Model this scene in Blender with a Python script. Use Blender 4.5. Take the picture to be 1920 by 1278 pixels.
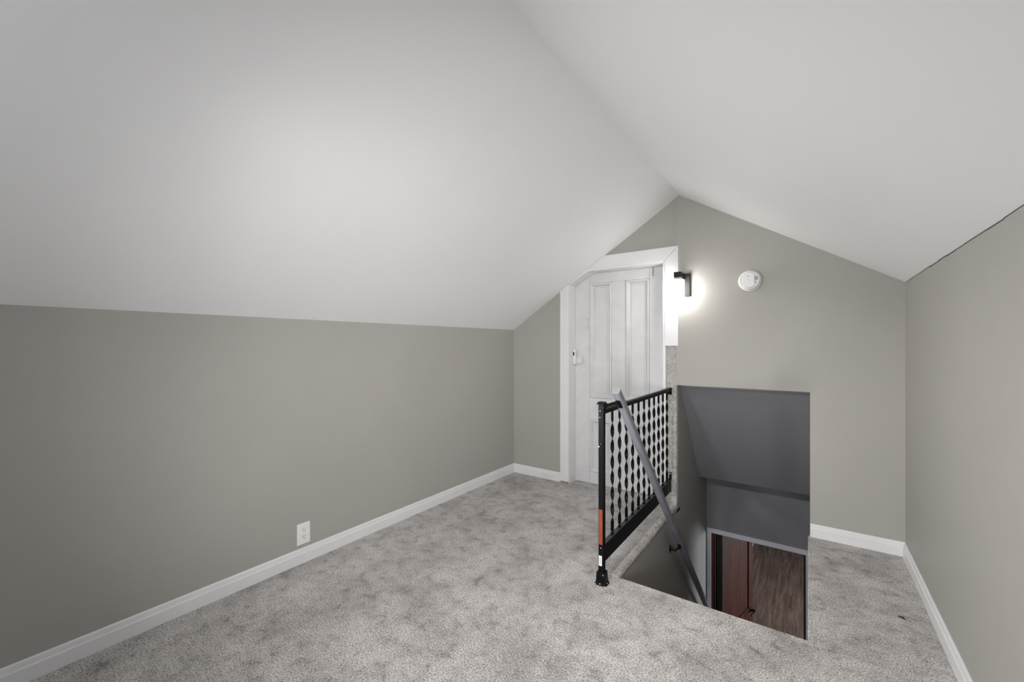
import bpy, bmesh, math, random
from mathutils import Vector, Matrix, noise

random.seed(7)
scene = bpy.context.scene
for o in list(bpy.data.objects):
    bpy.data.objects.remove(o, do_unlink=True)
C = scene.collection

# ------------------------------------------------------------------ camera
FPX = 783.0                                   # focal length in pixels of a 1920 wide frame
YAW = math.atan((1517 - 960) / FPX)
cam_d = bpy.data.cameras.new('camera')
cam_d.sensor_width = 36.0
cam_d.lens = FPX / 1920 * 36.0
cam_d.shift_y = 7 / 1920
cam_d.clip_start = 0.02
cam = bpy.data.objects.new('camera', cam_d)
cam.location = (0, 0, 1.2)
cam.rotation_euler = (math.pi / 2, 0, YAW)
C.objects.link(cam)
scene.camera = cam

# ------------------------------------------------------------------ world, daylight, added light panels, exposure
w = bpy.data.worlds.new('world')
scene.world = w
w.use_nodes = True
bg = w.node_tree.nodes['Background']
bg.inputs[0].default_value = (0.80, 0.88, 1.0, 1)
bg.inputs[1].default_value = 1.0
vs = scene.view_settings
vs.view_transform = 'Standard'
vs.look = 'None'
vs.gamma = 1.0
vs.use_curve_mapping = False
vs.exposure = 0.10


def area_light(name, loc, rot, sx, sy, power, col):
    l = bpy.data.lights.new(name, 'AREA')
    l.shape = 'RECTANGLE'
    l.size, l.size_y, l.energy, l.color = sx, sy, power, col
    o = bpy.data.objects.new(name, l)
    o.location = loc
    o.rotation_euler = rot
    C.objects.link(o)
    return o


# daylight panels, added: one inside the added gable window, one downstairs without any window
area_light('gable_fill_light', (-0.80, -0.86, 1.22), (math.pi / 2, 0, 0), 0.86, 0.96, 7.5, (0.97, 0.985, 1.0))
area_light('lower_area_light', (2.34, 6.6, -1.35), (math.pi / 2, 0, math.pi / 2), 1.3, 1.3, 95, (0.86, 0.90, 1.0))

LAMP_SCONCE = 27.0                            # emission of the sconce's glass shade
FILL_LEFT, FILL_DOWN = 46.0, 112.0              # added fill light, heads of the unseen ceiling bar
FILL_LAMP_A, FILL_LAMP_B = 10.0, 10.2     # added fill light, heads of two unseen floor lamps

# ------------------------------------------------------------------ room dimensions
XL, XR, YB, YF = -2.28, 0.445, 3.235, -0.90
YB2 = 3.222                                   # right part of the back wall, a board thickness proud
XP, ZP = -0.784, 2.304                        # ridge
ZL, ZR = 1.340, 1.556                         # knee wall heights
XW = -0.80                                    # stair wall face
YW = 2.07                                     # near edge of the stairwell
XWR = 0.0                                     # right edge of the stairwell
YFAR = 4.345
ZLOW = -2.615


def zc(x):
    return ZL + (ZP - ZL) * (x - XL) / (XP - XL) if x <= XP else ZR + (ZP - ZR) * (XR - x) / (XR - XP)


# ------------------------------------------------------------------ materials
def new_mat(name):
    m = bpy.data.materials.new(name)
    m.use_nodes = True
    nt = m.node_tree
    return m, nt, nt.nodes['Principled BSDF']


def coords(nt, scale=(1, 1, 1)):
    tc = nt.nodes.new('ShaderNodeTexCoord')
    mp = nt.nodes.new('ShaderNodeMapping')
    mp.inputs['Scale'].default_value = scale
    geo = nt.nodes.new('ShaderNodeNewGeometry')
    nt.links.new(geo.outputs['Position'], mp.inputs['Vector'])
    return mp.outputs[0]


def tex_noise(nt, vec, scale, detail=3.0, rough=0.5, dist=0.0):
    n = nt.nodes.new('ShaderNodeTexNoise')
    n.inputs['Scale'].default_value = scale
    n.inputs['Detail'].default_value = detail
    n.inputs['Roughness'].default_value = rough
    n.inputs['Distortion'].default_value = dist
    nt.links.new(vec, n.inputs['Vector'])
    return n


def ramp(nt, fac, stops):
    r = nt.nodes.new('ShaderNodeValToRGB')
    el = r.color_ramp.elements
    while len(el) < len(stops):
        el.new(0.5)
    for e, (p, c) in zip(el, stops):
        e.position = p
        e.color = (*c, 1) if len(c) == 3 else c
    nt.links.new(fac, r.inputs[0])
    return r.outputs[0]


def mixc(nt, a, b, fac=1.0, mode='MULTIPLY'):
    m = nt.nodes.new('ShaderNodeMix')
    m.data_type = 'RGBA'
    m.blend_type = mode
    m.inputs[0].default_value = fac
    nt.links.new(a, m.inputs[6])
    nt.links.new(b, m.inputs[7])
    return m.outputs[2]


def bump(nt, bsdf, h, strength, dist):
    b = nt.nodes.new('ShaderNodeBump')
    b.inputs['Strength'].default_value = strength
    b.inputs['Distance'].default_value = dist
    nt.links.new(h, b.inputs['Height'])
    nt.links.new(b.outputs[0], bsdf.inputs['Normal'])


def paint(name, col, rough=0.55, var=0.04, vscale=3.0, bscale=160, bstr=0.08, bdist=0.001, spec=0.3):
    m, nt, b = new_mat(name)
    v = coords(nt)
    n = tex_noise(nt, v, vscale, 4)
    lo = tuple(c * (1 - var) for c in col)
    hi = tuple(min(1, c * (1 + var)) for c in col)
    nt.links.new(ramp(nt, n.outputs[0], [(0.3, lo), (0.7, hi)]), b.inputs['Base Color'])
    b.inputs['Roughness'].default_value = rough
    b.inputs['Specular IOR Level'].default_value = spec
    if bstr:
        bump(nt, b, tex_noise(nt, v, bscale, 2).outputs[0], bstr, bdist)
    return m


def metal(name, col, rough=0.35, metallic=0.0, spec=0.5):
    m, nt, b = new_mat(name)
    v = coords(nt)
    n = tex_noise(nt, v, 60, 3)
    lo = tuple(c * 0.85 for c in col)
    nt.links.new(ramp(nt, n.outputs[0], [(0.35, lo), (0.65, col)]), b.inputs['Base Color'])
    b.inputs['Roughness'].default_value = rough
    b.inputs['Metallic'].default_value = metallic
    b.inputs['Specular IOR Level'].default_value = spec
    return m


def glow(name, col, strength):
    m, nt, b = new_mat(name)
    b.inputs['Base Color'].default_value = (0.9, 0.9, 0.88, 1)
    b.inputs['Emission Color'].default_value = (*col, 1)
    b.inputs['Emission Strength'].default_value = strength
    b.inputs['Roughness'].default_value = 0.3
    return m


def carpet_mat():
    m, nt, b = new_mat('grey_carpet')
    v = coords(nt)
    big = tex_noise(nt, v, 4.2, 4, 0.6, 0.35)  # mottling: pile-lay shading put into the carpet colour
    mid = tex_noise(nt, v, 15, 4, 0.62, 0.5)
    fine = tex_noise(nt, v, 150, 4, 0.8)
    red = tex_noise(nt, v, 38, 2)
    base = ramp(nt, big.outputs[0], [(0.36, (0.425, 0.407, 0.392)), (0.50, (0.525, 0.506, 0.489)),
                                     (0.64, (0.595, 0.575, 0.557))])
    midc = ramp(nt, mid.outputs[0], [(0.30, (0.58, 0.58, 0.58)), (0.43, (0.90, 0.90, 0.90)), (0.58, (1.05, 1.05, 1.05))])
    finec = ramp(nt, fine.outputs[0], [(0.37, (0.30, 0.288, 0.28)), (0.50, (0.97, 0.97, 0.97)), (0.63, (1.50, 1.49, 1.48))])
    redc = ramp(nt, red.outputs[0], [(0.45, (1, 1, 1)), (0.75, (1.03, 0.985, 0.97))])
    c = mixc(nt, mixc(nt, mixc(nt, base, midc), finec), redc)
    nt.links.new(c, b.inputs['Base Color'])
    b.inputs['Roughness'].default_value = 0.95
    b.inputs['Specular IOR Level'].default_value = 0.05
    b.inputs['Sheen Weight'].default_value = 0.1
    add = nt.nodes.new('ShaderNodeMath')
    add.operation = 'MULTIPLY_ADD'
    nt.links.new(mid.outputs[0], add.inputs[0])
    add.inputs[1].default_value = 1.2
    nt.links.new(fine.outputs[0], add.inputs[2])
    bump(nt, b, add.outputs[0], 0.6, 0.006)
    return m


def wood(name, dark, light, sc, rough=0.4, spec=0.3):
    m, nt, b = new_mat(name)
    b.inputs['Specular IOR Level'].default_value = spec
    tc = nt.nodes.new('ShaderNodeTexCoord')
    oi = nt.nodes.new('ShaderNodeObjectInfo')
    mp = nt.nodes.new('ShaderNodeMapping')
    mp.inputs['Scale'].default_value = sc
    nt.links.new(tc.outputs['Object'], mp.inputs['Vector'])
    off = nt.nodes.new('ShaderNodeVectorMath')
    off.operation = 'SCALE'
    off.inputs[0].default_value = (37, 53, 71)
    nt.links.new(oi.outputs['Random'], off.inputs['Scale'])
    nt.links.new(off.outputs[0], mp.inputs['Location'])
    n = tex_noise(nt, mp.outputs[0], 3.0, 6, 0.6, 0.5)
    n2 = tex_noise(nt, mp.outputs[0], 14.0, 3, 0.6, 0.2)
    c = ramp(nt, n.outputs[0], [(0.32, dark), (0.68, light)])
    c2 = ramp(nt, n2.outputs[0], [(0.35, (0.78, 0.76, 0.74)), (0.6, (1, 1, 1))])
    nt.links.new(mixc(nt, c, c2), b.inputs['Base Color'])
    b.inputs['Roughness'].default_value = rough
    bump(nt, b, n2.outputs[0], 0.15, 0.001)
    return m


M = {}
M['wall'] = paint('greige_wall_paint', (0.385, 0.372, 0.345), 0.5, 0.025, 2.0)
M['ceiling'] = paint('white_ceiling_paint', (0.86, 0.86, 0.865), 0.7, 0.012, 1.5)
M['white'] = paint('white_trim_paint', (0.74, 0.74, 0.745), 0.35, 0.02, 8, 90, 0.05)
M['oldwhite'] = paint('old_white_door_paint', (0.645, 0.645, 0.652), 0.42, 0.05, 9, 45, 0.35, 0.0015)
M['plaster'] = paint('rough_unpainted_plaster', (0.47, 0.455, 0.43), 0.9, 0.24, 55, 140, 1.0, 0.010)
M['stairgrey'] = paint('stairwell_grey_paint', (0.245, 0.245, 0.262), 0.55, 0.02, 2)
M['shadewhite'] = paint('bluish_shade_trim_white', (0.74, 0.74, 0.82), 0.45, 0.02, 6)  # white trim with the bluish cast of shade put into its colour
M['railgrey'] = paint('handrail_grey_paint', (0.225, 0.222, 0.250), 0.5, 0.03, 12, 60, 0.1)
M['railend'] = paint('handrail_raw_end_paint', (0.25, 0.25, 0.258), 0.7, 0.06, 60, 160, 0.3)
M['black'] = metal('black_powder_coat', (0.004, 0.004, 0.0048), 0.42, 0.0, 0.13)
M['blacktop'] = metal('greyer_black_powder_coat', (0.042, 0.042, 0.050), 0.5)  # greyer black on the top faces of the rails
M['bronze'] = metal('dark_bronze_metal', (0.016, 0.0145, 0.0135), 0.5, 0.0, 0.2)
M['orange'] = paint('orange_tape', (0.22, 0.046, 0.019), 0.5, 0.1, 30)
M['plastic'] = paint('white_plastic', (0.80, 0.80, 0.79), 0.3, 0.01, 20, 100, 0.0)
M['plasticgrey'] = paint('grey_plastic', (0.30, 0.30, 0.30), 0.5, 0.05, 40, 100, 0.0)
M['slot'] = paint('dark_slot', (0.03, 0.03, 0.03), 0.7, 0.05, 40, 100, 0.0)
M['seam'] = paint('dark_caulk_gap', (0.06, 0.055, 0.05), 0.9, 0.3, 25, 100, 0.0)
M['steel'] = metal('bright_steel_screw', (0.75, 0.75, 0.75), 0.3, 0.8)
M['label'] = paint('paper_sticker', (0.78, 0.78, 0.80), 0.5, 0.02, 50, 100, 0.0)
M['print'] = paint('sticker_print', (0.33, 0.33, 0.36), 0.6, 0.3, 400, 100, 0.0)
M['carpet'] = carpet_mat()
M['redwood'] = wood('red_brown_varnished_wood', (0.044, 0.0115, 0.0045), (0.105, 0.028, 0.011), (9, 9, 0.8), 0.6, 0.12)
M['plank'] = wood('dark_brown_floor_wood', (0.066, 0.043, 0.030), (0.205, 0.142, 0.102), (7, 0.55, 7), 0.5)
M['shade'] = glow('lit_opal_glass', (1.0, 0.975, 0.94), LAMP_SCONCE)
M['lens'] = glow('fill_lamp_lens', (1.0, 0.985, 0.965), 1.0)


# ------------------------------------------------------------------ mesh helpers
class MB:
    def __init__(self):
        self.bm = bmesh.new()

    def box(self, x0, x1, y0, y1, z0, z1, bev=0.0):
        vs_ = [self.bm.verts.new(p) for p in ((x0, y0, z0), (x1, y0, z0), (x1, y1, z0), (x0, y1, z0),
                                              (x0, y0, z1), (x1, y0, z1), (x1, y1, z1), (x0, y1, z1))]
        fs = [self.bm.faces.new([vs_[i] for i in q]) for q in
              ((0, 3, 2, 1), (4, 5, 6, 7), (0, 1, 5, 4), (1, 2, 6, 5), (2, 3, 7, 6), (3, 0, 4, 7))]
        if bev:
            es = list({e for f in fs for e in f.edges})
            bmesh.ops.bevel(self.bm, geom=es, offset=bev, segments=2, affect='EDGES', profile=0.5)
        return self

    def prism(self, pts, a0, a1, axis='y', bev=0.0):
        def P(p, a):
            return {'y': (p[0], a, p[1]), 'x': (a, p[0], p[1]), 'z': (p[0], p[1], a)}[axis]
        lo = [self.bm.verts.new(P(p, a0)) for p in pts]
        hi = [self.bm.verts.new(P(p, a1)) for p in pts]
        n = len(pts)
        fs = [self.bm.faces.new(lo), self.bm.faces.new(hi[::-1])]
        for i in range(n):
            fs.append(self.bm.faces.new((lo[i], hi[i], hi[(i + 1) % n], lo[(i + 1) % n])))
        bmesh.ops.recalc_face_normals(self.bm, faces=fs)
        if bev:
            es = list({e for f in fs for e in f.edges})
            bmesh.ops.bevel(self.bm, geom=es, offset=bev, segments=2, affect='EDGES', profile=0.5)
        return self

    def tube(self, pts, r, n=12, ry=None, up=(0, 0, 1), cap=True):
        """round (or elliptic) bar through points"""
        rings = []
        pts = [Vector(p) for p in pts]
        for i, p in enumerate(pts):
            d = (pts[min(i + 1, len(pts) - 1)] - pts[max(i - 1, 0)]).normalized()
            u = Vector(up)
            if abs(d.dot(u)) > 0.95:
                u = Vector((0, 1, 0))
            a = d.cross(u).normalized()
            b = a.cross(d).normalized()
            rr = r[i] if isinstance(r, (list, tuple)) else r
            r2 = rr if ry is None else ry
            rings.append([self.bm.verts.new(p + a * rr * math.cos(2 * math.pi * k / n) + b * r2 * math.sin(2 * math.pi * k / n))
                          for k in range(n)])
        for A, B in zip(rings, rings[1:]):
            for k in range(n):
                self.bm.faces.new((A[k], A[(k + 1) % n], B[(k + 1) % n], B[k]))
        if cap:
            self.bm.faces.new(rings[0][::-1])
            self.bm.faces.new(rings[-1])
        return self

    def lathe(self, prof, origin, axis='z', n=40):
        """profile of (radius, height along axis); axis may be 'z' or '-y'"""
        o = Vector(origin)
        rings = []
        for r, h in prof:
            ring = []
            for k in range(n):
                a = 2 * math.pi * k / n
                if axis == 'z':
                    q = Vector((r * math.cos(a), r * math.sin(a), h))
                else:
                    q = Vector((r * math.cos(a), -h, r * math.sin(a)))
                ring.append(self.bm.verts.new(o + q))
            rings.append(ring)
        for A, B in zip(rings, rings[1:]):
            for k in range(n):
                self.bm.faces.new((A[k], A[(k + 1) % n], B[(k + 1) % n], B[k]))
        self.bm.faces.new(rings[0][::-1])
        self.bm.faces.new(rings[-1])
        bmesh.ops.recalc_face_normals(self.bm, faces=self.bm.faces)
        return self

    def mesh(self, name, mat, smooth=False, clean=True):
        if clean:
            bmesh.ops.recalc_face_normals(self.bm, faces=self.bm.faces)
        me = bpy.data.meshes.new(name)
        self.bm.to_mesh(me)
        self.bm.free()
        me.materials.append(mat)
        if smooth:
            for p in me.polygons:
                p.use_smooth = True
            try:
                me.set_sharp_from_angle(angle=math.radians(40))
            except Exception:
                pass
        return me

    def build(self, name, mat, parent=None, smooth=False):
        o = bpy.data.objects.new(name, self.mesh(name, mat, smooth))
        C.objects.link(o)
        if parent is not None:
            o.parent = parent
            o.matrix_parent_inverse = Matrix.Translation(parent.location).inverted() if parent.type == 'EMPTY' else Matrix()
        return o


def tag(o, label=None, cat=None, group=None, kind=None):
    if label: o['label'] = label
    if cat: o['category'] = cat
    if group: o['group'] = group
    if kind: o['kind'] = kind
    return o


def empty(name, loc, label, cat, group=None, kind=None):
    o = bpy.data.objects.new(name, None)
    o.empty_display_size = 0.05
    o.location = loc
    C.objects.link(o)
    return tag(o, label, cat, group, kind)


def struct(name, mb, mat, label, cat, smooth=False):
    return tag(mb.build(name, mat, None, smooth), label, cat, None, 'structure')


def place(o, parent):
    C.objects.link(o)
    o.parent = parent
    o.matrix_parent_inverse = Matrix.Translation(parent.location).inverted() if parent.type == 'EMPTY' else Matrix()
    return o


# ------------------------------------------------------------------ the room shell
# floor: carpet slab with the stairwell cut out and the doorway let in
fl = MB()
fl.prism([(XL - 0.05, YF), (XR + 0.05, YF), (XR + 0.05, YB2 + 0.02), (XWR, YB2 + 0.02), (XWR, YW + 0.006),
          (XW - 0.022, YW + 0.006), (XW - 0.022, YB + 0.005), (-0.88, YB + 0.005), (-0.88, 3.46), (-1.69, 3.46), (-1.69, YB + 0.005),
          (XL - 0.05, YB + 0.005)], -0.03, 0.0, 'z')
floor = struct('floor', fl, M['carpet'], 'mottled grey carpet covering the attic floor around the stair opening', 'floor')

sub = MB()
sub.prism([(XL - 0.1, YF), (XR + 0.1, YF), (XR + 0.1, 3.33), (XWR + 0.02, 3.33), (XWR + 0.02, YW + 0.03),
           (XW - 0.03, YW + 0.03), (XW - 0.03, 3.46), (XL - 0.1, 3.46)], -0.24, -0.031, 'z')
sub.build('subfloor', M['stairgrey'], floor)


def bead(name, p0, p1, rx, rz, seed, amp=0.0028, step=0.004, n=22):
    """carpet rolled over an edge: an elliptic bead with a ragged pile surface"""
    p0, p1 = Vector(p0), Vector(p1)
    L = (p1 - p0).length
    d = (p1 - p0) / L
    side = d.cross(Vector((0, 0, 1))).normalized()
    k = int(L / step)
    bm = bmesh.new()
    rings = []
    for i in range(k + 1):
        c = p0 + d * (L * i / k)
        ring = []
        for j in range(n):
            a = 2 * math.pi * j / n
            q = c + side * rx * math.cos(a) + Vector((0, 0, rz * math.sin(a)))
            s = noise.noise(q * 190 + Vector((seed, 0, 0))) * amp + noise.noise(q * 22 + Vector((0, seed, 0))) * amp * 0.8
            q = q + (side * math.cos(a) + Vector((0, 0, math.sin(a)))) * s
            ring.append(bm.verts.new(q))
        rings.append(ring)
    for A, B in zip(rings, rings[1:]):
        for j in range(n):
            bm.faces.new((A[j], A[(j + 1) % n], B[(j + 1) % n], B[j]))
    bm.faces.new(rings[0][::-1])
    bm.faces.new(rings[-1])
    mb = MB()
    mb.bm = bm
    return mb.build(name, M['carpet'], floor, True)


bead('carpet_nosing', (XW - 0.022, YW + 0.0, -0.008), (XW - 0.022, YB - 0.002, -0.008), 0.024, 0.021, 3.0)
bead('carpet_nosing', (XW + 0.002, YW, -0.010), (XWR, YW, -0.010), 0.010, 0.011, 9.0, 0.0012)
bead('carpet_nosing', (XWR + 0.004, YW - 0.005, -0.010), (XWR + 0.004, YB2, -0.010), 0.009, 0.0105, 14.0, 0.0016)
# the little dark snag in the carpet at the right
sn = MB()
for k in range(5):
    a = k * 0.9
    sn.tube([(0.318 + 0.004 * k, 2.49 + 0.004 * math.sin(a), -0.001), (0.322 + 0.004 * k, 2.493, 0.004), (0.327 + 0.004 * k, 2.488 - 0.003 * k, -0.001)], 0.0017, 6)
tag(sn.build('carpet_snag', M['slot'], floor), 'small dark snag in the carpet pile')

# ceiling: two sloping planes meeting in a ridge
ce = MB()
T = 0.10
ce.prism([(XL - 0.12, zc(XL) - 0.12 * 0.644), (XP, ZP), (XR + 0.12, ZR - 0.12 * 0.61), (XR + 0.12, ZR - 0.12 * 0.61 + T), (XP, ZP + T),
          (XL - 0.12, zc(XL) - 0.12 * 0.644 + T)], YF - 0.1, 3.47, 'y')
struct('ceiling', ce, M['ceiling'], 'white attic ceiling of two smooth slopes meeting at a ridge', 'ceiling')

struct('wall_left', MB().box(XL - 0.1, XL, YF, YB + 0.1, -0.05, ZL + 0.02), M['wall'],
       'long low greige knee wall on the left with a white outlet', 'wall')
wr = struct('wall_right', MB().box(XR, XR + 0.1, YF, YB + 0.1, -0.05, ZR + 0.02), M['wall'],
            'greige knee wall on the right of the stair opening', 'wall')
# ragged caulk gap along the top of the right wall
cg = MB()
random.seed(11)
prev = None
yy = YF
while yy < 3.19:
    step = random.uniform(0.05, 0.13)
    y2 = min(yy + step, 3.19)
    th_ = random.uniform(0.0014, 0.0036) * (1.0 if yy < 2.7 else 0.6)
    z_ = ZR - 0.001 + random.uniform(-0.0022, 0.001)
    cg.prism([(XR - 0.0015, z_), (XR - 0.0015, z_ - th_), (XR + 0.001, z_ - th_), (XR + 0.001, z_)], yy, y2, 'y')
    yy = y2
cg.build('caulk_gap', M['seam'], wr)

# back wall, left part with the door opening, right part with the stair opening
wb = MB()
wb.prism([(XL - 0.1, -0.05), (-1.70, -0.05), (-1.70, zc(-1.70) + 0.03), (XL - 0.1, zc(XL) - 0.03)], YB, 3.33, 'y')
wb.prism([(-1.70, 1.745), (-1.52, 1.845), (-0.868, 1.845), (-0.868, zc(-0.868) + 0.03), (-1.70, zc(-1.70) + 0.05)], YB, 3.33, 'y')
wb.prism([(-0.868, -0.05), (-0.80, -0.05), (-0.80, zc(-0.80) + 0.03), (-0.868, zc(-0.868) + 0.03)], YB, 3.33, 'y')
wb.prism([(XW, 0.902), (0.005, 0.902), (0.005, -0.05), (XR + 0.1, -0.05), (XR + 0.1, zc(XR) - 0.03), (XP, ZP + 0.03), (XW, zc(XW) + 0.03)],
         YB2, 3.33, 'y')
wallb = struct('wall_back', wb, M['wall'], 'greige gable wall at the far end with door and stair opening', 'wall')
ps = MB()
ps.box(-0.876, XW + 0.0005, YB - 0.004, YB + 0.02, -0.0305, 1.19)
tag(ps.build('plaster_strip', M['plaster'], wallb), 'rough unpainted plaster strip beside the stair opening')

# gable wall behind the camera with a window added for light
wf = MB()
wx0, wx1, wz0, wz1 = -1.25, -0.35, 0.72, 1.72
wf.prism([(XL - 0.1, -0.05), (wx0, -0.05), (wx0, zc(wx0) + 0.03), (XL - 0.1, zc(XL) - 0.03)], YF - 0.1, YF, 'y')
wf.prism([(wx1, -0.05), (XR + 0.1, -0.05), (XR + 0.1, zc(XR) - 0.03), (wx1, zc(wx1) + 0.03)], YF - 0.1, YF, 'y')
wf.prism([(wx0, -0.05), (wx1, -0.05), (wx1, wz0), (wx0, wz0)], YF - 0.1, YF, 'y')
wf.prism([(wx0, wz1), (wx1, wz1), (wx1, zc(wx1) + 0.03), (XP, ZP + 0.03), (wx0, zc(wx0) + 0.03)], YF - 0.1, YF, 'y')
struct('wall_front', wf, M['wall'], 'greige gable wall with an added window at the near end', 'wall')
win = empty('added_window_1', ((wx0 + wx1) / 2, YF - 0.05, wz0), 'white framed sash window added in the near gable wall', 'window', None, 'structure')
for (a, b, c, d) in ((wx0, wx0 + 0.04, wz0, wz1), (wx1 - 0.04, wx1, wz0, wz1), (wx0 + 0.04, wx1 - 0.04, wz0, wz0 + 0.04), (wx0 + 0.04, wx1 - 0.04, wz1 - 0.04, wz1)):
    MB().box(a, b, YF - 0.08, YF - 0.03, c, d, 0.003).build('window_frame', M['white'], win)
MB().box(wx0 + 0.04, wx1 - 0.04, YF - 0.075, YF - 0.035, 1.20, 1.24, 0.003).build('meeting_rail', M['white'], win)
gm, gnt, gb = new_mat('window_glass')
gb.inputs['Base Color'].default_value = (0.9, 0.95, 1, 1)
gb.inputs['Alpha'].default_value = 0.12
gb.inputs['Roughness'].default_value = 0.05
for (c, d) in ((wz0 + 0.04, 1.20), (1.24, wz1 - 0.04)):
    MB().box(wx0 + 0.04, wx1 - 0.04, YF - 0.058, YF - 0.054, c, d).build('pane', gm, win)


# baseboards
def bb_profile(t=0.013, h=0.080):
    return [(0, -0.01), (t, -0.01), (t, h * 0.66), (t * 0.72, h * 0.72), (t * 0.55, h * 0.93), (t * 0.25, h), (0, h)]


b = MB().prism([(XL + p, z) for p, z in bb_profile()], YF, YB - 0.0135, 'y')
struct('baseboard_left', b, M['white'], 'white baseboard along the left knee wall', 'baseboard')
b = MB().prism([(XR - p, z) for p, z in bb_profile()], YF, YB2 - 0.0135, 'y')
struct('baseboard_right', b, M['white'], 'white baseboard along the right knee wall', 'baseboard')
b = MB().prism([(YB - p, z) for p, z in bb_profile()], XL, -1.7735, 'x')
struct('baseboard_back', b, M['white'], 'short white baseboard between left corner and door casing', 'baseboard')
b = MB().prism([(YB2 - p, z) for p, z in bb_profile()], 0.006, XR, 'x')
struct('baseboard_stair', b, M['white'], 'short white baseboard right of the stair opening', 'baseboard')

# ------------------------------------------------------------------ door casing
YC0, YC1 = YB - 0.018, YB
tr = empty('trim_1', (-1.73, YC0, 0.0), 'white door casing cut to fit under the sloping ceiling', 'door casing', None, 'structure')
MB().prism([(-1.773, 0.016), (-1.689, 0.016), (-1.689, zc(-1.689) - 0.001), (-1.773, zc(-1.773) - 0.001)], YC0, YC1, 'y', 0.0012).build('casing_board', M['white'], tr)
MB().prism([(-0.8835, 1.8325), (-0.787, 1.930), (-1.366, 1.928), (-1.512, 1.8335)], YC0, YC1, 'y', 0.0012).build('casing_board', M['white'], tr)
MB().prism([(-0.882, 1.192), (-0.786, 1.192), (-0.786, 1.929), (-0.882, 1.8315)], YC0, YC1, 'y', 0.0012).build('casing_board', M['white'], tr)
# jambs
YD = 3.345                                    # door face
MB().prism([(-1.710, 0.0), (-1.689, 0.0), (-1.689, 1.716), (-1.710, 1.70)], YC1, 3.46, 'y').build('jamb', M['white'], tr)
MB().box(-0.898, -0.877, YC0 + 0.006, 3.46, 0.0, 1.835).build('jamb', M['white'], tr)
MB().prism([(-1.689, 1.7165), (-1.512, 1.8145), (-0.898, 1.8145), (-0.898, 1.8335), (-1.519, 1.8335), (-1.689, 1.7385)], YC0 + 0.004, 3.46, 'y').build('jamb', M['white'], tr)

# ------------------------------------------------------------------ old panel door
dr = empty('door_1', (-1.29, YD, 0.005), 'old white four panel door cut off under the sloping ceiling', 'door', None, 'structure')
DL, DR_ = -1.688, -0.899
sx = [DL, -1.553, -1.352, -1.232, -1.036, DR_]    # stile / panel limits
z0, zlb, zrb, zrt, zpt = 0.002, 0.100, 0.556, 0.742, 1.730


def zd(x):
    return min(1.8135, 1.715 + (x + 1.689) * (1.8135 - 1.715) / (1.689 - 1.512))


g = 0.0006
TD = 0.035
stile = [((sx[0], z0), (sx[1] - g, z0), (sx[1] - g, zd(sx[1])), (sx[0], zd(sx[0]))),
         ((sx[4] + g, z0), (sx[5], z0), (sx[5], 1.8135), (sx[4] + g, 1.8135))]
for s_ in stile:
    MB().prism(list(s_), YD, YD + TD, 'y', 0.0012).build('stile', M['oldwhite'], dr)
MB().box(sx[2] + g, sx[3] - g, YD + 0.0005, YD + TD, zrt + g, zpt - g, 0.0012).build('stile', M['oldwhite'], dr)
MB().box(sx[2] + g, sx[3] - g, YD + 0.0005, YD + TD, zlb + g, zrb - g, 0.0012).build('stile', M['oldwhite'], dr)
MB().prism([(sx[1] + g, zpt), (sx[4] - g, zpt), (sx[4] - g, 1.8135), (-1.512, 1.8135), (sx[1] + g, zd(sx[1]))], YD + 0.0008, YD + TD, 'y', 0.0012).build('rail', M['oldwhite'], dr)
MB().box(sx[1] + g, sx[4] - g, YD - 0.003, YD + TD, zrb, zrt, 0.002).build('rail', M['oldwhite'], dr)
MB().box(sx[1] + g, sx[4] - g, YD + 0.0004, YD + TD, z0, zlb, 0.0012).build('rail', M['oldwhite'], dr)


def raised_panel(x0, x1, za, zb):
    bm = bmesh.new()
    loops = [(0.0, 0.002), (0.004, -0.005), (0.014, -0.006), (0.020, 0.004), (0.030, 0.021), (0.034, 0.023), (0.038, 0.0225), (0.046, 0.015), (0.049, 0.015)]
    rings = []
    for ins, dep in loops:
        rings.append([bm.verts.new((x, YD + dep, z)) for x, z in ((x0 + ins, za + ins), (x1 - ins, za + ins), (x1 - ins, zb - ins), (x0 + ins, zb - ins))])
    back = [bm.verts.new((x, YD + 0.026, z)) for x, z in ((x0, za), (x1, za), (x1, zb), (x0, zb))]
    rings.insert(0, back)
    for A, B in zip(rings, rings[1:]):
        for k in range(4):
            bm.faces.new((A[k], A[(k + 1) % 4], B[(k + 1) % 4], B[k]))
    bm.faces.new(rings[-1])
    bm.faces.new(back[::-1])
    mb = MB()
    mb.bm = bm
    return mb.build('panel', M['oldwhite'], dr)


for (a, b_) in ((sx[1], sx[2]), (sx[3], sx[4])):
    raised_panel(a + g, b_ - g, zrt + g, zpt - g)
    raised_panel(a + g, b_ - g, zlb + g, zrb - g)
# rim latch, its keeper on the jamb, and the old pull
la = MB().box(-1.676, -1.612, YD - 0.020, YD, 1.035, 1.098, 0.004).build('latch_case', M['oldwhite'], dr)
MB().tube([(-1.612, YD - 0.012, 1.07), (-1.598, YD - 0.016, 1.066), (-1.594, YD - 0.014, 1.045)], 0.004, 8).build('latch_lever', M['oldwhite'], la)
MB().box(-1.6885, -1.668, YD - 0.045, YD - 0.021, 1.03, 1.16, 0.002).build('latch_keeper', M['white'], dr)
MB().box(-1.6883, -1.676, YD - 0.0465, YD - 0.0445, 1.105, 1.135).build('keyhole', M['slot'], dr)
MB().tube([(-1.572, YD, 1.432), (-1.572, YD - 0.026, 1.428), (-1.572, YD - 0.026, 1.352), (-1.572, YD, 1.346)], 0.006, 8).build('door_pull', M['oldwhite'], dr)
MB().box(-1.688, -1.578, YD - 0.002, YD, 1.342, 1.346).build('hasp_strap', M['oldwhite'], dr)
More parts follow.
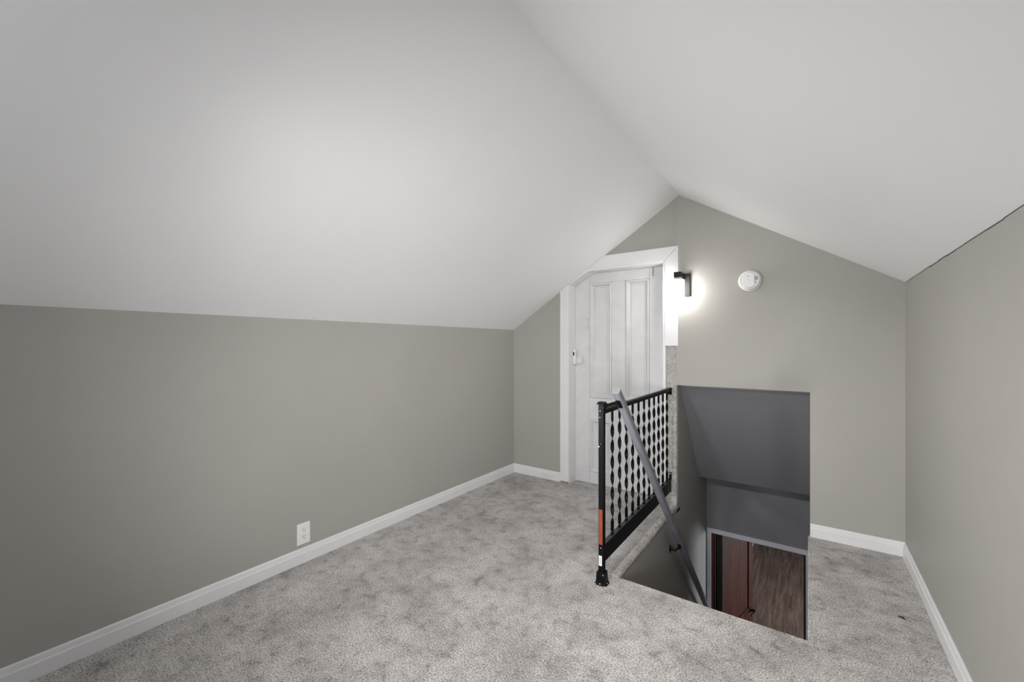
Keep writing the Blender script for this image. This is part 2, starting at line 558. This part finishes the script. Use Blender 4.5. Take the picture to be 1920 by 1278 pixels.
MB().prism([(-1.688, 1.405), (-1.578, 1.432), (-1.578, 1.436), (-1.688, 1.409)], YD - 0.002, YD, 'y').build('hasp_strap', M['oldwhite'], dr)
MB().box(-1.688, -1.667, YD - 0.006, YD, 0.015, 0.735, 0.002).build('edge_strip', M['oldwhite'], dr)
MB().box(-1.010, -1.005, YD - 0.0012, YD, 1.745, 1.8135).build('crack', M['slot'], dr)
# closet behind the door stays dark
struct('wall_closet', MB().box(-1.72, -0.86, 3.462, 3.50, -0.05, 2.2), M['wall'], 'plain wall closing the space behind the white door', 'wall')

# ------------------------------------------------------------------ stairwell
sl = MB()
sl.box(XW - 0.06, XW, YW - 0.02, YFAR + 0.1, ZLOW, -0.031)
sl.box(XW - 0.06, XW - 0.002, YB + 0.02, YFAR + 0.1, -0.03, 0.029)
sl.prism([(YB + 0.0205, 0.030), (YFAR + 0.1, 0.030), (YFAR + 0.1, 1.0), (YB + 0.0205, 1.0)], XW - 0.06, XW + 0.0025, 'x')
struct('wall_stair_left', sl, M['wall'], 'greige wall on the left side of the stairwell under the railing', 'wall')
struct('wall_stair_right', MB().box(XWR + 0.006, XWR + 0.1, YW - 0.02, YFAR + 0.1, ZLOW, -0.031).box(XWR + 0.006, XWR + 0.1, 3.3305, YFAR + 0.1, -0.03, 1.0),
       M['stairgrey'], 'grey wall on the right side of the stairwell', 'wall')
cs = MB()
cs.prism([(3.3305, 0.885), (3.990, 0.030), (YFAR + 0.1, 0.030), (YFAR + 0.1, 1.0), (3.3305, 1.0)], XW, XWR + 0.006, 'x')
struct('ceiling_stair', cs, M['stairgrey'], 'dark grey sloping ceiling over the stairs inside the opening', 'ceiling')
ws = MB()
OX0, OX1, OZ = -0.758, -0.034, -0.586
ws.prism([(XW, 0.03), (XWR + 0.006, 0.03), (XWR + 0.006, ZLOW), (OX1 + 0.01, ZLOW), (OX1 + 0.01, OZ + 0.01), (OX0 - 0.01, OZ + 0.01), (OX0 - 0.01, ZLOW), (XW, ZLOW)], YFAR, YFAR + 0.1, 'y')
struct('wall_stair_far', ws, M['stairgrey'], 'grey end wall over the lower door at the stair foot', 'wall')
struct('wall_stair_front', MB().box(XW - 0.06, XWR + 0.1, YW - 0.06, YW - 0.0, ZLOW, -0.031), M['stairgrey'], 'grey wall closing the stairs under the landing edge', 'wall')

t2 = empty('trim_2', (-0.4, YFAR, ZLOW), 'pale casing around the lower door opening at the stair foot', 'door casing', None, 'structure')
MB().box(-0.795, OX0, YFAR - 0.016, YFAR, ZLOW, OZ, 0.002).build('casing_board', M['shadewhite'], t2)
MB().box(-0.795, 0.004, YFAR - 0.016, YFAR, OZ + 0.0005, OZ + 0.042, 0.002).build('casing_board', M['shadewhite'], t2)
MB().box(OX1 + 0.012, 0.004, YFAR - 0.016, YFAR, ZLOW, OZ, 0.002).build('casing_board', M['shadewhite'], t2)
MB().box(OX0 - 0.0095, OX0 + 0.012, YFAR - 0.001, YFAR + 0.10, ZLOW, OZ).build('jamb', M['redwood'], t2)
MB().box(OX0 + 0.012, OX0 + 0.026, YFAR + 0.03, YFAR + 0.055, ZLOW, OZ - 0.012).build('jamb_stop', M['redwood'], t2)
MB().box(OX1 - 0.004, OX1 + 0.0095, YFAR - 0.001, YFAR + 0.10, ZLOW, OZ).build('jamb', M['slot'], t2)
MB().box(OX0 + 0.012, OX1 - 0.004, YFAR + 0.002, YFAR + 0.10, OZ - 0.004, OZ + 0.0095).build('jamb', M['redwood'], t2)

# stairs: twelve carpeted steps, mostly under the landing edge
stc = empty('staircase', (-0.4, YW, ZLOW), 'steep carpeted stairs going down below the landing edge', 'stairs', None, 'structure')
NR = 12
RH = -ZLOW / NR
TDp = (YFAR - 0.03 - YW) / (NR - 1)
for i in range(1, NR):
    ztop = -RH * i
    y0_ = YW + TDp * (i - 1)
    MB().box(XW + 0.0005, XWR + 0.0055, y0_ + 0.0005, y0_ + TDp + 0.018, ztop - 0.035, ztop, 0.008).build('tread', M['carpet'], stc)
    MB().box(XW + 0.0005, XWR + 0.0055, y0_ + TDp - 0.015, y0_ + TDp, ztop - RH + 0.0005, ztop - 0.0355).build('riser', M['carpet'], stc)

# ------------------------------------------------------------------ lower room
LX0, LX1, LY0, LY1, LZ1 = -0.87, 2.45, YFAR + 0.1, 10.6, -0.26
fo = MB().box(LX0, LX1, YW, LY1, ZLOW - 0.06, ZLOW - 0.012)
flow = struct('floor_lower', fo, M['slot'], 'dark brown wooden floor seen through the lower doorway', 'floor')
random.seed(5)
pw = 0.152
xx = LX0 + 0.002
for ci in range(9):
    y = LY0 - 0.10
    first = True
    while y < LY1:
        L = random.choice((1.2, 1.6, 2.0, 2.4)) * (random.uniform(0.4, 1) if first else 1)
        first = False
        y2 = min(y + L, LY1)
        MBx = MB().box(xx + 0.001, xx + pw - 0.001, y + 0.001, y2 - 0.001, ZLOW - 0.012, ZLOW + random.uniform(-0.0006, 0.0006))
        MBx.build('plank', M['plank'], flow)
        y = y2
    xx += pw
MB().box(xx, LX1, LY0 - 0.1, LY1, ZLOW - 0.012, ZLOW).build('plank_field', M['plank'], flow)
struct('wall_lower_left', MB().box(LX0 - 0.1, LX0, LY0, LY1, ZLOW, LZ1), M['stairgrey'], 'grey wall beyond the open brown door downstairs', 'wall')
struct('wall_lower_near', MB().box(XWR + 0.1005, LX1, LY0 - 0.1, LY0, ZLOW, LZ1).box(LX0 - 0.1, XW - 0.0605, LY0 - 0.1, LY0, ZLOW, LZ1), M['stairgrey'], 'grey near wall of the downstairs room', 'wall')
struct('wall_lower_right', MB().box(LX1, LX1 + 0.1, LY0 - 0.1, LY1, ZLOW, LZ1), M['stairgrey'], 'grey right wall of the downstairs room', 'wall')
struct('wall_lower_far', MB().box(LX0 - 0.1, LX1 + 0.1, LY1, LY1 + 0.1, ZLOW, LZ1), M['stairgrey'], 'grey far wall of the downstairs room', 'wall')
struct('ceiling_lower', MB().box(LX0 - 0.1, LX1 + 0.1, LY0, LY1 + 0.1, LZ1, LZ1 + 0.05), M['ceiling'], 'white ceiling of the downstairs room', 'ceiling')
b = MB().prism([(LX0 + p, ZLOW + z * 1.1) for p, z in bb_profile()], LY0 + 0.6, 8.75, 'y')
struct('baseboard_lower', b, M['white'], 'white baseboard downstairs behind the brown door', 'baseboard')
struct('trim_3', MB().box(LX0, LX0 + 0.018, 8.75, 8.83, ZLOW, -0.6, 0.003).box(LX0, LX0 + 0.018, 9.55, 9.63, ZLOW, -0.6, 0.003), M['white'],
       'white door casing on the downstairs wall behind the brown door', 'door casing')

# the open brown door
HX, HY = -0.712, 4.452
ang = math.atan2(0.190, 0.672)
leaf = empty('door_2', (HX, HY, ZLOW + 0.012), 'red brown wooden door standing open at the foot of the stairs', 'door', None, 'structure')
LW, LH, LT = 0.70, 2.008, 0.035
lm = Matrix.Translation((HX, HY, ZLOW + 0.012)) @ Matrix.Rotation(math.pi / 2 - ang, 4, 'Z')
# local frame: x along the leaf from the hinge, -y towards the stairs' right, z up


def leafpart(name, mat, x0, x1, y0_, y1_, za, zb, bev=0.002, parent=None):
    mb = MB().box(x0, x1, y0_, y1_, za, zb, bev)
    o = bpy.data.objects.new(name, mb.mesh(name, mat))
    C.objects.link(o)
    o.parent = leaf if parent is None else parent
    return o


MB().box(-0.7455, -0.678, 4.4395, 4.4435, ZLOW, OZ).build('dark_gap_strip', M['slot'], t2)  # dark filler strip: shade of the hinge gap put into its colour
leaf.rotation_euler = (0, 0, math.pi / 2 - ang)
for (a, b_) in ((0.0, 0.10), (LW - 0.10, LW)):
    leafpart('stile', M['redwood'], a, b_, -LT, 0, 0, LH)
for (a, b_) in ((0.0, 0.20), (0.92, 1.03), (LH - 0.11, LH)):
    leafpart('rail', M['redwood'], 0.1004, LW - 0.1004, -LT + 0.0005, 0, a, b_)
for (a, b_) in ((0.2004, 0.9196), (1.0304, LH - 0.1104)):
    leafpart('panel', M['redwood'], 0.1004, LW - 0.1004, -LT + 0.012, -0.010, a, b_, 0.0)
ro = MB().lathe([(0.027, 0.0), (0.027, 0.006), (0.012, 0.010), (0.010, 0.045), (0.010, 0.05)], (0, 0, 0), '-y', 24).mesh('handle_rose', M['black'], True)
o = bpy.data.objects.new('handle', ro)
o.location = (LW - 0.055, -LT, 1.005)
C.objects.link(o)
o.parent = leaf
lv = bpy.data.objects.new('lever', MB().tube([(0.004, -0.045, 0), (-0.03, -0.047, 0), (-0.10, -0.045, -0.006)], [0.010, 0.009, 0.007], 10).mesh('lever', M['black'], True))
C.objects.link(lv)
lv.parent = o
leafpart('latch_plate', M['steel'], LW - 0.0004, LW + 0.0008, -LT + 0.006, -0.006, 0.97, 1.06, 0.0)

# ------------------------------------------------------------------ black railing beside the stairwell
RX0, RX1 = -0.864, -0.837                     # railing thickness in x
RXC = (RX0 + RX1) / 2
PY0, PY1 = 1.964, 1.991                       # newel post
rg = empty('railing', (RXC, PY0, 0.0), 'black metal railing with twisted balusters beside the stair opening', 'railing')
po = MB().box(RX0, RX1, PY0, PY1, 0.010, 0.900, 0.0015).build('post', M['black'], rg)
cp = MB()
cp.box(RX0 - 0.007, RX1 + 0.007, PY0 - 0.007, PY1 + 0.007, 0.9005, 0.9075, 0.0015)
cp.prism([(RX0 - 0.003, PY0 - 0.003), (RX1 + 0.003, PY0 - 0.003), (RX1 + 0.003, PY1 + 0.003), (RX0 - 0.003, PY1 + 0.003)], 0.9076, 0.913, 'z', 0.002)
cp.build('post_cap', M['black'], rg)
tag(MB().box(RX0 + 0.0025, RX1 - 0.005, PY0 - 0.0008, PY0 - 0.0001, 0.198, 0.374).build('tape', M['orange'], po), 'orange tape on the post')
stk = MB().box(RX0 + 0.003, RX1 - 0.008, PY0 - 0.0008, PY0 - 0.0001, 0.092, 0.142).build('sticker', M['label'], po)
tag(stk, 'small white printed sticker on the post')
pm = MB()
for k in range(12):
    zz = 0.101 + k * 0.0029
    pm.box(RX0 + 0.0065, RX1 - 0.0115 - 0.002 * (k % 3 == 1), PY0 - 0.0011, PY0 - 0.0009, zz, zz + 0.0017)
pm.build('sticker_print', M['print'], po)
# screws and plates on the post
for (z, dx) in ((0.868, -0.004), (0.835, -0.005), (0.181, 0.0)):
    MB().lathe([(0.0028, 0.0), (0.0026, 0.0012), (0.001, 0.0018)], (RXC + dx, PY0, z), '-y', 12).build('screw', M['steel'], po, True)
MB().lathe([(0.0048, 0.0), (0.0040, 0.004), (0.001, 0.006)], (RX0 + 0.002, PY0 + 0.001, 0.688), '-y', 12).build('screw', M['steel'], po, True)
MB().lathe([(0.0022, 0.0), (0.0018, 0.0012), (0.0008, 0.0016)], (RXC - 0.001, PY0, 0.703), '-y', 12).build('screw', M['plasticgrey'], po, True)
# base bracket
bs = MB()
bs.prism([(RX0 - 0.019, 0.0005), (RX1 + 0.019, 0.0005), (RX1 + 0.010, 0.012), (RX1 + 0.007, 0.062), (RX0 - 0.007, 0.062), (RX0 - 0.010, 0.012)], PY0 - 0.008, PY1 + 0.008, 'y', 0.001)
bs.prism([(PY0 - 0.018, 0.0005), (PY1 + 0.018, 0.0005), (PY1 + 0.008, 0.012), (PY0 - 0.008, 0.012)], RX0 - 0.006, RX1 + 0.006, 'x', 0.001)
bo = bs.build('base_bracket', M['black'], rg)
for (x, y) in ((RX0 - 0.013, PY0 + 0.012), (RX1 + 0.013, PY0 + 0.012), (RXC, PY0 - 0.012)):
    MB().lathe([(0.0042, 0.0), (0.0042, 0.002), (0.002, 0.0035)], (x, y, 0.0062), 'z', 10).build('screw', M['plasticgrey'], bo, True)
MB().lathe([(0.003, 0.0), (0.003, 0.001), (0.001, 0.0018)], (RX1 + 0.001, PY0 - 0.008, 0.052), '-y', 10).build('screw', M['steel'], bo, True)
# rails
YE = YB - 0.020
br = MB().box(RX0, RX1, PY1 + 0.0005, YE, 0.109, 0.194, 0.0015).build('bottom_rail', M['black'], rg)
MB().box(RX0 + 0.0008, RX1 - 0.0008, PY1 + 0.001, YE - 0.002, 0.1942, 0.1952).build('rail_top_face', M['blacktop'], br)
trl = MB()
trl.prism([(RX0, 0.857), (RX1, 0.857), (RX1, 0.872), (RX1 - 0.004, 0.877), (RX0 + 0.004, 0.877), (RX0, 0.872)], PY1 + 0.0005, YE + 0.004, 'y')
trl.box(RX0 + 0.006, RX1 - 0.006, PY1 + 0.001, YE - 0.005, 0.850, 0.857)
tro = trl.build('top_rail', M['black'], rg)
MB().box(RX0 + 0.0045, RX1 - 0.0045, 2.30, YE - 0.175, 0.8771, 0.8776).build('rail_top_face', M['blacktop'], tro)
tag(MB().box(RX0 + 0.002, RX1 - 0.002, YE - 0.17, YE - 0.004, 0.8771, 0.8785).build('tape', M['orange'], tro), 'orange tape on the rail end')
# end brackets at the wall
e1 = MB()
e1.box(RX0 + 0.004, RX1 + 0.004, YE + 0.0045, YE + 0.0095, 0.828, 0.880, 0.001)
e1.tube([(RXC, YE - 0.012, 0.846), (RXC, YE + 0.006, 0.838)], 0.008, 10)
e1.build('wall_bracket', M['black'], rg)
e2 = MB().box(RXC - 0.002, RXC + 0.016, YE + 0.006, YE + 0.0095, 0.196, 0.252, 0.001).box(RX0 - 0.001, RX1 + 0.001, YE + 0.0005, YE + 0.0058, 0.104, 0.199, 0.001).build('wall_bracket', M['black'], rg)
MB().lathe([(0.005, 0.0), (0.0045, 0.0015), (0.001, 0.003)], (RXC + 0.007, YE + 0.006, 0.240), '-y', 12).build('screw', M['steel'], e2, True)


# twisted balusters
def baluster_mesh():
    bm = bmesh.new()
    zb, zt = 0.216, 0.851
    L = zt - zb
    N = 150
    tw0, tw1 = 0.045, L - 0.050               # plain ends
    turns = 6.5                               # half turns
    rings = []
    for i in range(N + 1):
        h = L * i / N
        t = min(max((h - tw0) / (tw1 - tw0), 0), 1)
        a = math.pi * turns * t + math.radians(56)
        hw, ht = 0.0096, 0.0013
        c, s = math.cos(a), math.sin(a)
        ring = []
        for (u, v) in ((-hw, -ht), (hw, -ht), (hw, ht), (-hw, ht)):
            ring.append(bm.verts.new((u * c - v * s, u * s + v * c, zb + h)))
        rings.append(ring)
    for A, B in zip(rings, rings[1:]):
        for k in range(4):
            bm.faces.new((A[k], A[(k + 1) % 4], B[(k + 1) % 4], B[k]))
    bm.faces.new(rings[0][::-1])
    bm.faces.new(rings[-1])
    mb = MB()
    mb.bm = bm
    return mb.mesh('baluster', M['black'], False)


bal_me = baluster_mesh()
sock = MB()
sock.box(-0.0075, 0.0075, -0.0075, 0.0075, 0.1953, 0.207, 0.0015)
sock.prism([(-0.0035, -0.0035), (0.0035, -0.0035), (0.0035, 0.0035), (-0.0035, 0.0035)], 0.207, 0.217, 'z')
sock_me = sock.mesh('socket', M['black'])
for k in range(11):
    yb = 2.1133 + k * (3.1577 - 2.1133) / 10
    o = bpy.data.objects.new('baluster', bal_me)
    C.objects.link(o)
    o.parent = rg
    o.location = (0, yb - PY0, 0)
    s_ = bpy.data.objects.new('socket', sock_me)
    C.objects.link(s_)
    s_.parent = o

# ------------------------------------------------------------------ grey handrail
hr = empty('handrail', (-0.73, 1.906, 0.93), 'grey painted wooden handrail slanting down into the stairwell', 'handrail')
P0 = Vector((-0.735, 1.874, 0.984))
P1 = Vector((-0.735, 4.250, -1.360))
d = (P1 - P0).normalized()
nrm = Vector((0, -d.z, d.y))
if nrm.z < 0:
    nrm = -nrm
prof = []
hw_, hh_ = 0.0175, 0.0175
for (sx_, sz_) in ((-1, -1), (1, -1), (1, 1), (-1, 1)):
    cx, cz = sx_ * (hw_ - 0.007), sz_ * (hh_ - 0.007)
    a0 = math.atan2(sz_, sx_)
    for k in (-0.78, -0.26, 0.26, 0.78):
        prof.append((cx + 0.007 * 1.2 * math.cos(a0 + k), cz + 0.007 * 1.2 * math.sin(a0 + k)))


def rail_solid(a, b_, name, mat, parent):
    bm = bmesh.new()
    A = [bm.verts.new(a + Vector((p, 0, 0)) + nrm * q) for p, q in prof]
    B = [bm.verts.new(b_ + Vector((p, 0, 0)) + nrm * q) for p, q in prof]
    n = len(prof)
    for k in range(n):
        bm.faces.new((A[k], A[(k + 1) % n], B[(k + 1) % n], B[k]))
    bm.faces.new(A[::-1])
    bm.faces.new(B)
    mb = MB()
    mb.bm = bm
    return mb.build(name, mat, parent, True)


ro_ = rail_solid(P0, P1, 'rail', M['railgrey'], hr)
tag(rail_solid(P0 - d * 0.0015, P0 - d * 0.0001, 'end_grain', M['railend'], ro_), 'pale cut end of the handrail')


def rail_at(y):
    return P0 + d * ((y - P0.y) / d.y)


# bracket from the post
q = rail_at(1.925) - nrm * (hh_ + 0.002)
bk = MB()
bk.tube([(RX1 + 0.0005, PY0 + 0.010, 0.886), (RX1 + 0.018, PY0 + 0.004, 0.898), (q.x - 0.022, q.y, q.z + 0.001), (q.x - 0.004, q.y, q.z + 0.001)], [0.009, 0.008, 0.008, 0.008], 10)
bk.tube([q - d * 0.024 - nrm * 0.003, q + d * 0.024 - nrm * 0.003], 0.012, 12, 0.006)
bk.tube([(RX1 + 0.0003, PY0 + 0.012, 0.884), (RX1 + 0.004, PY0 + 0.012, 0.884)], 0.0125, 12)
bk.build('bracket', M['black'], hr, True)
# brackets on the stairwell wall
for yb in (3.06, 4.05):
    q = rail_at(yb) - nrm * (hh_ + 0.002)
    bk = MB()
    bk.tube([(XW + 0.0008, yb - 0.02, q.z - 0.035), (XW + 0.006, yb - 0.02, q.z - 0.035)], 0.0125, 14, 0.028)
    bk.tube([(XW + 0.005, yb - 0.02, q.z - 0.036), (XW + 0.035, yb - 0.015, q.z - 0.040), (q.x - 0.010, yb - 0.004, q.z - 0.022), (q.x, yb, q.z - 0.004)], [0.008, 0.007, 0.007, 0.008], 10)
    bk.tube([q - d * 0.026 - nrm * 0.002, q + d * 0.026 - nrm * 0.002], 0.010, 10, 0.004)
    bk.build('bracket', M['black'], hr, True)

# ------------------------------------------------------------------ wall sconce
SX, SY = -0.766, 3.125
sc = empty('wall_sconce', (SX, YB2, 1.63), 'lit wall sconce with black bracket and white glass shade beside the door', 'wall lamp')
MB().box(-0.783, -0.700, YB2 - 0.020, YB2, 1.550, 1.716, 0.003).build('back_plate', M['bronze'], sc)
ar = MB()
ar.box(SX - 0.017, SX + 0.030, SY - 0.046, YB2 - 0.0201, 1.674, 1.715, 0.002)
ar.build('arm', M['bronze'], sc)
MB().lathe([(0.020, 1.666), (0.030, 1.667), (0.032, 1.670), (0.032, 1.6738), (0.02, 1.6739)], (SX, SY, 0), 'z', 32).build('shade_holder', M['bronze'], sc, True)
sh = MB().lathe([(0.010, 1.515), (0.036, 1.516), (0.0425, 1.521), (0.044, 1.530), (0.044, 1.652), (0.042, 1.662), (0.036, 1.6655), (0.010, 1.6658)], (SX, SY, 0), 'z', 40).build('shade', M['shade'], sc, True)
tag(sh, 'glowing white glass shade')

# ------------------------------------------------------------------ smoke detector
sd = empty('smoke_detector', (-0.325, YB2, 1.630), 'round white smoke detector on the gable wall', 'smoke detector')
MB().lathe([(0.068, 0.0005), (0.069, 0.003), (0.069, 0.014), (0.066, 0.016)], (-0.325, YB2, 1.630), '-y', 48).build('base_ring', M['plastic'], sd, True)
MB().lathe([(0.063, 0.0165), (0.064, 0.032), (0.060, 0.043), (0.053, 0.046), (0.049, 0.040), (0.044, 0.040)], (-0.325, YB2, 1.630), '-y', 48).build('cover', M['plastic'], sd, True)
fpts = []
for k in range(40):
    a = 2 * math.pi * k / 40
    fpts.append((max(-0.035, min(0.035, 0.050 * math.cos(a))) - 0.329, 1.630 + 0.050 * math.sin(a)))
fp2 = [p for i, p in enumerate(fpts) if i == 0 or (abs(p[0] - fpts[i - 1][0]) + abs(p[1] - fpts[i - 1][1])) > 1e-5]
MB().prism(fp2, YB2 - 0.050, YB2 - 0.0402, 'y', 0.002).build('face_plate', M['plastic'], sd)
for k in range(3):
    MB().box(-0.290, -0.272, YB2 - 0.0455, YB2 - 0.0402, 1.629 + k * 0.008, 1.634 + k * 0.008).build('vent', M['plasticgrey'], sd)
MB().box(-0.290, -0.283, YB2 - 0.0455, YB2 - 0.0402, 1.611, 1.617).build('vent', M['plasticgrey'], sd)
MB().lathe([(0.0035, 0.050), (0.0035, 0.0515), (0.002, 0.052)], (-0.331, YB2, 1.655), '-y', 14).build('indicator', M['plasticgrey'], sd, True)
MB().lathe([(0.009, 0.050), (0.0085, 0.0512), (0.006, 0.0516)], (-0.331, YB2, 1.628), '-y', 20).build('test_button', M['plastic'], sd, True)

# ------------------------------------------------------------------ electrical outlet on the left wall
OY, OZc = 1.2135, 0.159
ou = empty('outlet', (XL, OY, OZc), 'white duplex electrical outlet low on the left wall', 'outlet')


def to_wall(mb):                              # builder made facing -y at the origin -> facing +x on the left wall
    bmesh.ops.transform(mb.bm, verts=mb.bm.verts, matrix=Matrix.Translation((XL, OY, OZc)) @ Matrix.Rotation(math.pi / 2, 4, 'Z'))
    return mb


pl = MB()
pl.prism([(-0.0365, -0.058), (0.0365, -0.058), (0.0365, 0.058), (-0.0365, 0.058)], -0.006, -0.0003, 'y', 0.002)
plate = to_wall(pl).build('plate', M['plastic'], ou)
for zo in (-0.0195, 0.0195):
    rp = []
    for k in range(28):
        a = 2 * math.pi * k / 28
        rp.append((0.0172 * math.cos(a), zo + max(-0.0142, min(0.0142, 0.0172 * math.sin(a)))))
    rc = to_wall(MB().prism(rp, -0.0075, -0.0061, 'y')).build('receptacle', M['plastic'], ou)
    s_ = MB().box(-0.0075, -0.0052, -0.0079, -0.0076, zo + 0.000, zo + 0.009)
    s_.box(0.0052, 0.0075, -0.0079, -0.0076, zo + 0.001, zo + 0.008)
    s_.lathe([(0.0028, 0.0076), (0.0026, 0.0079)], (0, 0, zo - 0.006), '-y', 12)
    to_wall(s_).build('slots', M['slot'], rc)
to_wall(MB().lathe([(0.003, 0.0061), (0.0028, 0.0072), (0.0015, 0.0076)], (0, 0, 0), '-y', 12)).build('screw', M['steel'], ou, True)

# ------------------------------------------------------------------ added fill lamps at the near end, out of view
def fill_head(parent, mouth, aim, watts, cone, arm_from, metal_):
    """an added fill spot can whose mouth sits at `mouth`, its lamp shining towards `aim`"""
    p, a = Vector(mouth), Vector(aim)
    dd = (a - p).normalized()
    can = MB().tube([p - dd * 0.11, p - dd * 0.095, p - dd * 0.012, p - dd * 0.006], [0.022, 0.036, 0.045, 0.045], 20).build('fill_head', metal_, parent, True)
    MB().tube([p - dd * 0.0055, p - dd * 0.004], 0.040, 20).build('lens', M['lens'], can, True)
    MB().tube([arm_from, p - dd * 0.08], 0.006, 10).build('arm', metal_, parent, True)
    l = bpy.data.lights.new('fill_spot', 'SPOT')
    l.energy, l.spot_size, l.spot_blend, l.shadow_soft_size, l.color = watts, math.radians(cone), 1.0, 0.06, (1.0, 0.99, 0.98)
    o_ = bpy.data.objects.new('fill_spot', l)
    C.objects.link(o_)
    o_.location = p + dd * 0.07
    o_.rotation_euler = dd.to_track_quat('-Z', 'Y').to_euler()
    return can


CX, CY = XP, -0.15
cl = empty('fill_spot_bar', (CX, CY, ZP), 'added unseen ceiling bar with two fill spot heads at the near end of the ridge', 'ceiling lamp')
MB().prism([(CX - 0.05, zc(CX - 0.05) + 0.002), (CX - 0.05, 2.24), (CX + 0.05, 2.24), (CX + 0.05, zc(CX + 0.05) + 0.002), (CX, ZP + 0.002)], CY - 0.20, CY + 0.16, 'y').build('mount_block', M['white'], cl)
MB().box(CX - 0.03, CX + 0.03, CY - 0.18, CY + 0.14, 2.215, 2.2398, 0.004).build('bar', M['bronze'], cl)
fill_head(cl, (CX - 0.06, CY + 0.08, 1.90), (-1.7, 2.4, 0.2), FILL_LEFT, 90, (CX - 0.02, CY + 0.06, 2.215), M['bronze'])
fill_head(cl, (CX + 0.06, CY - 0.06, 1.90), (0.22, 2.65, 0.0), FILL_DOWN, 58, (CX + 0.02, CY - 0.10, 2.215), M['bronze'])


def fill_floor_lamp(x, y, aim, watts, spread, label):
    r = empty('fill_floor_lamp', (x, y, 0.0), label, 'floor lamp', 'added fill lamps at the near end of the room')
    MB().lathe([(0.12, 0.001), (0.12, 0.012), (0.10, 0.02), (0.014, 0.026)], (x, y, 0), 'z', 36).build('base', M['bronze'], r, True)
    MB().tube([(x, y, 0.0265), (x, y, 0.86)], 0.010, 14).build('pole', M['bronze'], r, True)
    a_ = Vector(aim)
    p = Vector((x, y, 0.9))
    dd = (a_ - p).normalized()
    dish = MB().tube([p - dd * 0.05, p - dd * 0.03, p + dd * 0.03, p + dd * 0.06], [0.03, 0.10, 0.19, 0.215], 32).build('dish', M['white'], r, True)
    MB().tube([p + dd * 0.0605, p + dd * 0.064], 0.205, 32).build('diffuser', M['lens'], dish, True)
    l = bpy.data.lights.new('fill_lamp_light', 'AREA')
    l.shape = 'DISK'
    l.size, l.energy, l.spread, l.color = 0.40, watts, math.radians(spread), (1.0, 0.99, 0.98)
    o_ = bpy.data.objects.new('fill_lamp_light', l)
    C.objects.link(o_)
    o_.location = p + dd * 0.07
    o_.rotation_euler = dd.to_track_quat('-Z', 'Y').to_euler()


fill_floor_lamp(0.18, -0.62, (-2.15, 2.7, 1.0), FILL_LAMP_A, 75, 'added unseen fill lamp on a slim dark stand near the right wall')
fill_floor_lamp(-2.00, -0.62, (0.42, 2.5, 0.9), FILL_LAMP_B, 72, 'added unseen fill lamp on a slim dark stand near the left wall')
